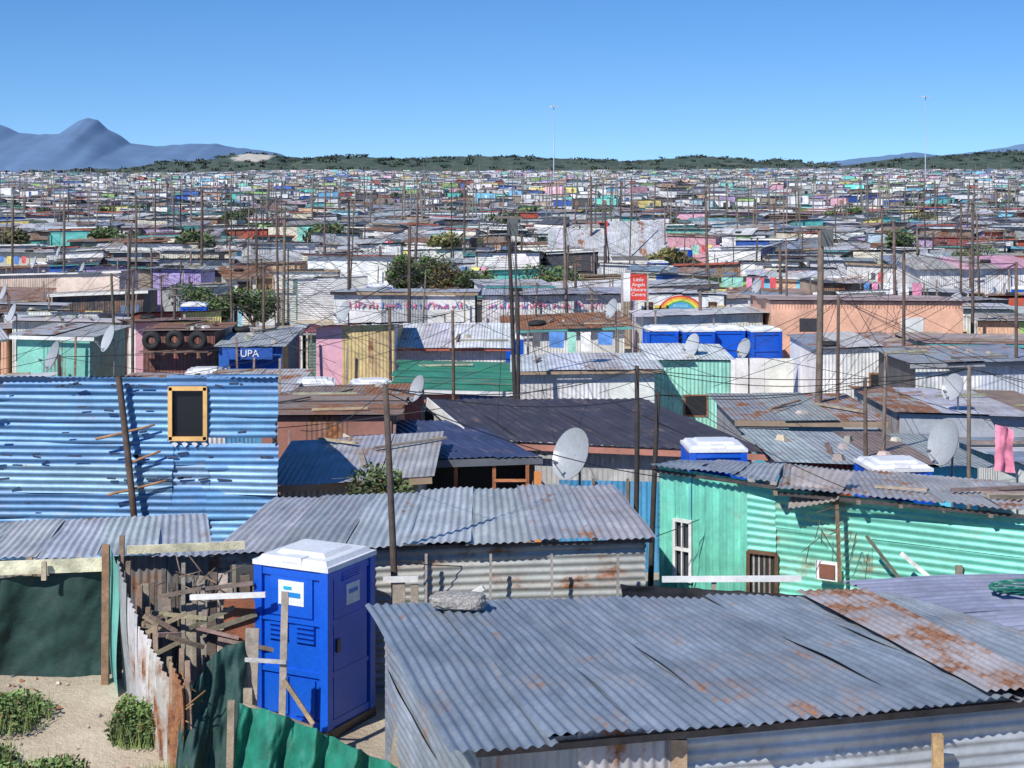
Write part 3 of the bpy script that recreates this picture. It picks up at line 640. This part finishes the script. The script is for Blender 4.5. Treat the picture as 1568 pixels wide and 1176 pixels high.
for a in [(1.04,27,2.30,.80,(-.68,-.6,.36),1.0),(-11.8,48,2.05,.75),(-12.3,44,2.0,.75),(-2.27,40,1.65,.62),(-5.4,53,2.4,.7),(3.6,58,2.1),(5.2,46.6,2.0),(6.7,46.8,1.9,.55),(10.3,38,1.95,.6),(8.0,30,2.0,.8,(-.9,-.42,.3),2.5),(-28,101,2),(-26,89,2),(-21,80,2.2),(-20.8,67,2),(-17.4,57,2),(-8.4,104,2),(10.7,71,2),(16,58.7,2.3,.6)]:
    a=list(a)
    while len(a)<6: a.append({3:.65,4:None,5:1.6}[len(a)])
    dish(*a[:6])
# ---------------------------------------------------------------- poles
PT=[]
def pole(x,y,zt,r=.06,xb=None,box=False,col=(.13,.09,.07),cross=False):
    g=gr(x,y); mb=MB(); xb=x if xb is None else xb
    mb.cyl((xb,y,g-.2),(x,y,zt),r*1.15,r*.85,col,WOOD,8,bend=.03)
    if box: mb.box(x+.12,y-.12,zt-.3,.28,.22,.42,(.12,.13,.13)); mb.plank((x-.35,y-.05,zt-.05),(x+.35,y-.05,zt-.05),.06,.06,(.2,.17,.14))
    if cross: mb.plank((x-.3,y-.05,zt-.15),(x+.3,y-.05,zt-.15),.05,.05,(.2,.17,.14)); mb.plank((x-.25,y-.05,zt-.4),(x+.25,y-.05,zt-.4),.05,.05,(.2,.17,.14))
    mb.obj('utility_pole'); PT.append((x,y,zt-.05))
DK=(.05,.04,.036)
for a in [(-1.66,21.4,4.2,.045,-1.47,False,(.10,.075,.06)),(2.14,28,3.66,.045,2.08,False,DK),(2.46,27.5,3.28,.045,2.32,False,DK),(6.92,32,2.93,.045),(7.56,33,3.33,.04,7.5,False,(.22,.17,.14)),(8.4,30,3.42,.04,None,False,(.2,.16,.13)),(7.57,40,5.67,.085,7.45,True,(.17,.13,.10)),(8.1,40.5,3.9,.045),(-.1,42,5.86,.055,.15,True,DK),(.14,40.6,4,.05,None,False,DK),(-1.53,42,3.42,.045),(-3.64,58,5.07,.065),(-6.8,68,5.97,.06,None,False,(.11,.08,.06),True),(-3.6,48,3.0,.05),(-7.9,52,4.0,.05),(-11.6,50,4.04,.05),(-11.1,40,2.5,.05,None,False,DK),(12,50,4.64,.055,11.95),(13.9,45,4.5,.05),(-20.7,90,5.6,.07),(-23.3,85,5.5,.07),(-26,85,5.4,.07),(-19,100,5.9,.08),(-3.2,110,6.4,.08),(5.8,120,6.6,.08),(-15.5,66,4.6,.06),(10.5,64,4.2,.06),(17,75,5.2,.06),(22,80,5.4,.06)]:
    pole(*a)
for i in range(120):
    y=R.uniform(58,175); x=R.uniform(-.38,.38)*y; pole(x,y,gr(x,y)+R.choice((R.uniform(3.2,4.6),R.uniform(4.8,7.4))),R.uniform(.035,.075),x+R.uniform(-.2,.2),col=jit((.14,.105,.085),.45),cross=R.random()<.3)
mb=MB()
for i in range(1200):
    y=165+ (R.random()**1.2)*750; x=R.uniform(-.38,.38)*y; g=gr(x,y)
    mb.cyl((x,y,g),(x+R.uniform(-.25,.25),y,g+R.uniform(4.2,8)),.09,.065,jit((.16,.135,.12),.4),WOOD,6)
mb.obj('distant_utility_poles')
for x,y,zt in ((12.8,500,27),(126.6,500,30)):
    mb=MB(); mb.cyl((x,y,gr(x,y)),(x,y,zt),.22,.09,(.36,.42,.5),PLAS)
    mb.cyl((x,y,zt-.3),(x,y,zt),.6,.6,(.5,.5,.52),PLAS)
    for a in range(6): mb.box(x+1.0*math.cos(a*1.047),y+1.0*math.sin(a*1.047),zt-.2,.45,.4,.3,(.55,.55,.57),a)
    mb.obj('high_mast_light')
# ---------------------------------------------------------------- washing lines
for i in range(22):
    y=R.uniform(45,150);x=R.uniform(-.33,.33)*y; g=gr(x,y); mb=MB(); z=g+R.uniform(2.2,2.7); L=R.uniform(2,3.5)
    mb.cyl((x,y,g),(x,y,z),.03,.03,(.2,.16,.12),n=6); mb.cyl((x+L,y,g),(x+L,y,z),.03,.03,(.2,.16,.12),n=6); mb.cyl((x,y,z-.05),(x+L,y,z-.05),.006,.006,(.1,.1,.1),n=6)
    t=x+.15
    while t<x+L-.4:
        w=R.uniform(.25,.55);h=R.uniform(.35,.8); cc=R.choice([(.8,.8,.8),(.7,.1,.12),(.1,.25,.6),(.8,.7,.2),(.78,.3,.45),(.1,.1,.12),(.3,.6,.5)])
        mb.q((t,y,z-.06),(t+w,y,z-.06),(t+w-.03,y-.08,z-.06-h),(t+.02,y+.05,z-.06-h),cc,0,NET); t+=w+R.uniform(.02,.3)
    mb.obj('washing_line')
# ---------------------------------------------------------------- wires
cu=bpy.data.curves.new('power_lines','CURVE'); cu.dimensions='3D'; cu.bevel_depth=.007; cu.bevel_resolution=0
def wire(a,b,sag=.03):
    a=Vector(a);b=Vector(b); L=(b-a).length; n=10; sp=cu.splines.new('POLY'); sp.points.add(n)
    for i in range(n+1):
        t=i/n;p=a.lerp(b,t); p.z-=4*sag*L*t*(1-t); sp.points[i].co=(*p,1)
for i,p in enumerate(PT):
    near=sorted(PT,key=lambda q:math.dist(p,q))[1:4]
    for q in near:
        if math.dist(p,q)<45 and (p[1]>26 or q[1]<30): wire(p,q)
    for _ in range(6 if p[2]>3.8 else 2):
        a=R.uniform(0,6.28);r=R.uniform(4,11); x=p[0]+r*math.cos(a);y=p[1]+r*math.sin(a)
        if y<27: continue
        wire(p,(x,y,gr(x,y)+2.5),.02)
wire((-1.66,21.4,4.1),(2.3,24.5,2.4)); wire((2.14,28,3.6),(5,24,2.3)); wire((-1.5,21.3,1.9),(2.9,25.3,1.6),.05)
m,nt,b=nt_new('black_cable'); b.inputs['Base Color'].default_value=(.03,.03,.03,1); cu.materials.append(m)
o=bpy.data.objects.new('power_lines',cu); sc.collection.objects.link(o)
# ---------------------------------------------------------------- foreground yard, fences
cloth('shade_net_fence',[(-7.6,20.9,1.78),(-6.3,21.0,1.8),(-5.2,21,1.88)],[(-7.6,20.9,.42),(-6.3,21,.45),(-5.2,21,.5)],(.012,.045,.038),nu=90,nv=24,fold=.045,freq=7)
mb=MB(); mb.plank((-8.2,20.82,1.87),(-5.2,20.9,1.97),.17,.06,(.70,.67,.47),WOOD)
for x in (-7.4,-6.25,-5.6): mb.plank((x,21.15,.3),(x,21.15,2.0),.08,.05,(.4,.32,.22))
for x in (-6.7,-5.95): mb.plank((x,20.76,1.8),(x,20.76,2.03),.06,.05,(.5,.42,.3))
mb.plank((-5.17,20.75,.25),(-5.16,20.75,2.25),.09,.07,(.3,.17,.1)); mb.obj('timber_fence_frame')
mb=MB(); mb.plank((-5.0,21.2,2.08),(-3.5,21.4,2.10),.1,.06,(.66,.61,.42))
for i in range(24):
    x=-4.6+i*.06+R.uniform(-.02,.02); z=R.uniform(1.35,2.05); mb.plank((x,20.7+R.uniform(-.12,.12),.3),(x+R.uniform(-.05,.05),20.7,z),R.choice((.05,.08,.12)),.03,jit(R.choice([(.30,.25,.2),(.40,.35,.29),(.2,.15,.11),(.14,.11,.09)]),.2))
for i in range(7):
    x=R.uniform(-4.6,-3.6);z=R.uniform(1.1,1.8);a=R.uniform(-.7,.7);l=R.uniform(.4,.8)
    mb.plank((x,20.48,z),(x+l*math.cos(a),20.45,z+l*math.sin(a)*.7),R.uniform(.04,.07),.03,jit((.34,.27,.2),.4))
for k in range(14):
    x=R.uniform(-4.6,-3.4);z=R.uniform(1.5,2.0); mb.cyl((x,20.5,z),(x+R.uniform(-.3,.3),20.5+R.uniform(-.1,.1),z+R.uniform(0,.3)),.012,.006,jit((.22,.16,.11),.4),n=6)
mb.plank((-4.0,20.3,1.70),(-3.05,20.2,1.76),.06,.05,(.8,.78,.73),PLAIN)
mb.box(-3.42,20.6,1.35,.4,.2,.5,(.28,.1,.05),mat=WOOD); mb.box(-3.35,20.9,1.75,.5,.1,.4,(.06,.06,.06))
mb.obj('scrap_timber_fence')
mb=MB(); P0=(-5.1,20.85);P1=(-3.72,18.6)
cols=[((.2,.6,.5),.0),((.38,.40,.42),.1),((.55,.56,.57),.2),((.76,.76,.75),.25),((.78,.77,.75),.36),((.76,.73,.69),.45),((.6,.42,.28),.6)]
tops=[2.12,2.0,1.7,1.45,1.28,1.12,1.18]
for k,(cc,ru) in enumerate(cols):
    a=lerp2(P0,P1,k/7-.01);b=lerp2(P0,P1,(k+1)/7+.015); g0=gr(*a)-.05; t=tops[k]
    d=R.uniform(-.08,.08)
    sheets(mb,(a[0]-.02*(k%2),a[1]+d,g0),(b[0],b[1]-d,g0),(b[0]-.05,b[1]-d,t-.12),(a[0]-.05,a[1]+d,t+R.uniform(0,.15)),sw=2,pitch=.1 if k else .3,amp=.016 if k else .002,col=cc,rust=ru,nv=12,wob=.035,rag=.06,rj=0)
for k in range(8):
    a=lerp2(P0,P1,k/7); mb.plank((a[0]+.06,a[1]+.05,0),(a[0]+.06+R.uniform(-.05,.05),a[1]+.05,tops[min(k,6)]+R.uniform(.05,.3)),.06,.05,jit((.28,.2,.14),.3))
for k in range(8):
    t=R.uniform(.2,1);a=lerp2(P0,P1,t); z=1.75-.5*t; mb.plank((a[0],a[1],z+R.uniform(-.2,.2)),(a[0]+R.uniform(.2,.5),a[1]+R.uniform(-.1,.3),z+R.uniform(-.2,.25)),.05,.03,jit((.3,.22,.15),.4))
for k in range(36):
    a=lerp2(P0,P1,R.uniform(.7,1)); z=R.uniform(.3,1.3); mb.cyl((a[0]+.02,a[1]-.05,z),(a[0]+R.uniform(0,.25),a[1]+R.uniform(-.1,.1),z+R.uniform(-.2,.2)),.01,.008,jit((.42,.22,.11),.3),n=6)
mb.obj('scrap_sheet_fence')
cloth('dark_shade_net',[(-3.78,18.75,1.0),(-3.45,19.0,1.42),(-3.15,19.3,1.5)],[(-3.8,18.3,-.1),(-3.5,18.5,-.1),(-3.1,18.8,-.1)],(.012,.055,.048),nu=50,nv=30,fold=.07,freq=5)
cloth('green_shade_net',[(-2.98,17.8,1.21),(-2.5,17.7,1.13),(-1.84,17.4,.95),(-1.2,17.1,.78)],[(-3.0,17.0,-.2),(-2.6,16.9,-.2),(-1.9,16.7,-.2),(-1.2,16.6,-.2)],(.008,.17,.11),nu=120,nv=40,fold=.08,freq=12)
mb=MB()
for x,y,zb,xt,zt,w,cc in ((-2.69,19,.0,-2.64,2.1,.08,(.48,.42,.34)),(-3.1,19.2,0,-3.05,1.62,.16,(.4,.34,.27)),(-2.95,18.3,0,-2.96,1.2,.1,(.34,.27,.2)),(-1.35,18.0,.1,-1.2,1.05,.12,(.42,.35,.28)),(-1.0,17.2,0,-.75,.95,.08,(.42,.35,.28)),(-3.2,18.5,0,-3.18,1.0,.08,(.34,.27,.2))):
    mb.plank((x,y,zb),(xt,y,zt),w,.05,jit(cc,.1))
mb.plank((-2.65,18.95,1.1),(-2.3,18.9,.6),.05,.04,(.4,.3,.2)); mb.plank((-3.1,18.95,1.33),(-2.62,18.95,1.3),.04,.04,(.6,.58,.55)); mb.plank((-3.0,18.2,1.05),(-2.2,18.0,.85),.06,.04,(.36,.28,.2))
mb.obj('wooden_stakes')
cloth('pink_washing',[(8.9,30,2.35),(9.2,30,2.3)],[(8.85,30,1.5),(9.25,30,1.45)],(.78,.25,.36),nu=12,nv=14,fold=.04,freq=3)
# ---------------------------------------------------------------- vegetation
def bush(mb,cx,cy,cz,rx,ry,rz,n,leaf,col,dry=.08,lumps=10):
    L=[]
    for _ in range(lumps):
        a=R.uniform(0,6.28);r=R.random()**.5
        L.append((cx+rx*.65*r*math.cos(a),cy+ry*.65*r*math.sin(a),cz+rz*R.uniform(-.15,.6),R.uniform(.25,.55)))
    lc=[R.uniform(.55,1.35) for _ in L]
    for i in range(n):
        k=R.randrange(lumps);l=L[k]
        v=Vector((R.gauss(0,1),R.gauss(0,1),R.gauss(0,1))).normalized()*(R.random()**.35)
        p=Vector((l[0]+v.x*rx*l[3],l[1]+v.y*ry*l[3],l[2]+v.z*rz*l[3]))
        a=Vector((R.gauss(0,1),R.gauss(0,1),R.gauss(0,1))).normalized(); b=a.orthogonal().normalized()
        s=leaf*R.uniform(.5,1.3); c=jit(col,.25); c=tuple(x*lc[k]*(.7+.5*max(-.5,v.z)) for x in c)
        if R.random()<dry: c=(.22,.13,.06)
        mb.q(p-a*s,p+b*s*.45,p+a*s,p-b*s*.45,c,0,LEAF)
def tree(name,x,y,top,rx,n,leaf,col,dry=.05):
    g=gr(x,y); mb=MB(); h=top-g
    mb.cyl((x,y,g-.1),(x+.1,y,g+h*.5),.1,.06,(.1,.07,.05),bend=.05)
    for k in range(6):
        a=k*1.05+R.random(); mb.cyl((x+.05,y,g+h*.3),(x+rx*.6*math.cos(a),y+rx*.5*math.sin(a),g+h*R.uniform(.55,.85)),.04,.015,(.1,.07,.05),n=6)
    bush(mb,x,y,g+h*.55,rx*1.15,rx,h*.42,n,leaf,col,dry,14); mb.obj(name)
GR=(.10,.16,.045)
occ(-7,-1,84,90);occ(.5,4,84,90);occ(-15.5,-11,71,77)
for a in ((-5.4,88,2.9,1.7,4600,.11,GR),(-3.4,88.5,2.2,1.5,3600,.11,(.14,.13,.045),.25),(-1.9,87.5,2.0,1.3,2600,.11,GR),(2.2,88,2.1,1.7,3800,.11,GR),(-14,75,2.0,1.5,3200,.1,GR),(-12,75.5,1.9,1.3,3000,.1,GR),(26,92,3,1.7,3000,.12,GR)):
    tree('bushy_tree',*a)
mb=MB(); bush(mb,-2.3,29.0,1.0,.85,.5,.75,2600,.055,(.13,.18,.06)); mb.obj('shrub')
for x,y,rx,rz,n in ((-6.2,19.9,.6,.28,4500),(-5.55,18.4,.8,.32,9000),(-4.45,19.55,.36,.45,6000),(-6.4,19.0,.65,.3,5000),(-3.95,18.4,.3,.2,2000),(-4.9,18.0,.5,.15,1800)):
    mb=MB(); bush(mb,x,y,gr(x,y)+.06,rx,rx*.8,rz,n,.032,(.14,.22,.06),.07,18)
    for _ in range(260):
        a=R.uniform(0,6.28); r=rx*R.random()**.6; p=Vector((x+r*math.cos(a),y+r*.8*math.sin(a),gr(x,y)-.03)); q=p+Vector((R.uniform(-.08,.08),R.uniform(-.08,.08),R.uniform(.12,.35)))
        mb.q(p,p+Vector((.012,0,0)),q+Vector((.003,0,0)),q,jit((.2,.27,.08),.3),0,LEAF)
    mb.obj('ground_weeds')
mb=MB()
for k in range(60):
    x=R.uniform(-6.6,-4.0);y=R.uniform(17.8,21); mb.box(x,y,gr(x,y)+.01,R.uniform(.02,.07),R.uniform(.02,.06),R.uniform(.02,.04),R.choice([(.5,.42,.32),(.35,.28,.2),(.6,.52,.42),(.45,.2,.1),(.2,.2,.2)]),R.uniform(0,3),top=.6)
mb.obj('scattered_rubble')
for i in range(26):
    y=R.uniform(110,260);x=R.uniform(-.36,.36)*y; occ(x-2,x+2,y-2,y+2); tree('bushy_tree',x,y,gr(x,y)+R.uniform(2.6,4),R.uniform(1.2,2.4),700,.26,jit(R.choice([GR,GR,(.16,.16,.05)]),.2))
mb=MB()
for i in range(260):
    y=R.uniform(240,1080);x=R.uniform(-.36,.36)*y; r=R.uniform(1.2,4); bush(mb,x,y,gr(x,y)+1.6,r*1.4,r,R.uniform(1.0,2.0),110,.6,jit((.075,.11,.06),.3),.03,6)
mb.obj('distant_bushes')
mb=MB()
for i in range(750):
    y=R.uniform(1085,1215);x=R.uniform(-.4,.4)*y
    if sandy(x,y): continue
    r=R.uniform(2,5); bush(mb,x,y,hillz(x,y),r*1.6,r,R.uniform(1,2.4),34,1.1,jit(R.choice([(.035,.06,.045),(.05,.075,.05),(.08,.1,.06)]),.25),.0,5)
mb.obj('hill_scrub')
# ---------------------------------------------------------------- generic shack field
def blocked(x,y,mx=2.4,my=2.2):
    for a,b,c,d in OCC:
        if a-mx<x<b+mx and c-my<y<d+my: return True
    return False
far=MB(); y=24.5; cnt=0; row=0
HAZE_COL=(.62,.67,.73)  # haze tint painted into the colours of distant shacks
while y<1120:
    half=.46*y+9 if y<120 else .38*y+8
    x=-half+R.uniform(0,3); row+=1
    while x<half:
        w=R.uniform(2.4,4.6) if y<330 else R.uniform(2.4,5.0); d=R.uniform(2.6,4.4)
        wv_=ss(60,200,y)*5*math.sin(x*.045+row*.11)
        xx=x+w/2; yy=y+R.uniform(-1.0,1.0)+wv_
        x+=w+R.uniform(.15,.8)+(3.0 if R.random()<.05 else 0)
        if y<200 and blocked(xx,yy,w/2+.1,d/2+.1): continue
        if y>250 and R.random()<.06: continue
        g=gr(xx,yy); ang=R.gauss(0,.14)+(.1+.25*ss(50,150,y))*math.sin(xx*.05+yy*.03)
        rc,rr=R.choice(ROOF); wc,wr=R.choice(WALL)
        hf=R.uniform(1.95,2.55); hb=hf+R.uniform(-.45,.25)
        if y>90: hf+=R.choice((0,0,.2,.5)); hb+=R.choice((0,0,.3))
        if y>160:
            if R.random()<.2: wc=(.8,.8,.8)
            k=ss(160,1000,y)*.36; rr*=.7; rc=tuple(c*(1-k)+h*k for c,h in zip(rc,HAZE_COL)); wc=tuple(c*(1-k*.7)+h*k*.7 for c,h in zip(wc,HAZE_COL))  # aerial haze baked into roof and wall colours, growing with distance
        if y<150:
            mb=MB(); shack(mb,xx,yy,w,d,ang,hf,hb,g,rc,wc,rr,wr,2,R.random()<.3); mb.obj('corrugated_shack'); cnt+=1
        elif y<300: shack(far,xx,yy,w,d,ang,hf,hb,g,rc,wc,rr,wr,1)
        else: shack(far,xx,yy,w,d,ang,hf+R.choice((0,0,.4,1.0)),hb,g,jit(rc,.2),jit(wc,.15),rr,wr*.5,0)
    y+=4.5+R.uniform(0,.7) if y<330 else 5.4
    if R.random()<.1: y+=2.2
far.obj('distant_shacks')
print('shacks',cnt,'far faces',len(far.f))
# ---------------------------------------------------------------- light, sky, camera
sd=Vector((-.58,-.815,0)).normalized(); el=math.radians(42)
sdir=Vector((sd.x*math.cos(el),sd.y*math.cos(el),math.sin(el)))
L=bpy.data.lights.new('sun','SUN'); L.energy=5.0; L.angle=math.radians(.5); L.color=(1,.965,.9)
lo=bpy.data.objects.new('sun',L); lo.rotation_euler=sdir.to_track_quat('Z','Y').to_euler(); sc.collection.objects.link(lo)
w=bpy.data.worlds.new('World'); sc.world=w; w.use_nodes=True; nt=w.node_tree; bg=nt.nodes['Background']
sk=nt.nodes.new('ShaderNodeTexSky'); sk.sky_type='NISHITA'; sk.sun_disc=False; sk.sun_elevation=el; sk.sun_rotation=math.atan2(sd.x,sd.y)
sk.air_density=1.0; sk.dust_density=.1; sk.ozone_density=3.0; sk.altitude=500
tc=nt.nodes.new('ShaderNodeTexCoord'); sx=nt.nodes.new('ShaderNodeSeparateXYZ'); cx=nt.nodes.new('ShaderNodeCombineXYZ')
nt.links.new(tc.outputs['Generated'],sx.inputs[0]); nt.links.new(sx.outputs[0],cx.inputs[0]); nt.links.new(sx.outputs[1],cx.inputs[1])
nt.links.new(mth(nt,'ADD',mth(nt,'MULTIPLY',mth(nt,'MAXIMUM',sx.outputs[2],0.0),1.3),.11),cx.inputs[2])
nt.links.new(cx.outputs[0],sk.inputs['Vector'])
hs=nt.nodes.new('ShaderNodeHueSaturation'); hs.inputs['Saturation'].default_value=1.3; hs.inputs['Hue'].default_value=.507; nt.links.new(sk.outputs[0],hs.inputs['Color'])
nt.links.new(hs.outputs[0],bg.inputs['Color']); bg.inputs['Strength'].default_value=.15
cam=bpy.data.cameras.new('camera'); cam.sensor_width=36; cam.lens=36*2500/1568; cam.shift_y=-326/1568; cam.clip_end=30000; cam.clip_start=.5
co=bpy.data.objects.new('camera',cam); co.location=(0,0,7); co.rotation_euler=(math.pi/2,0,0); sc.collection.objects.link(co); sc.camera=co
sc.view_settings.view_transform='Standard'; sc.view_settings.look='None'; sc.view_settings.exposure=0
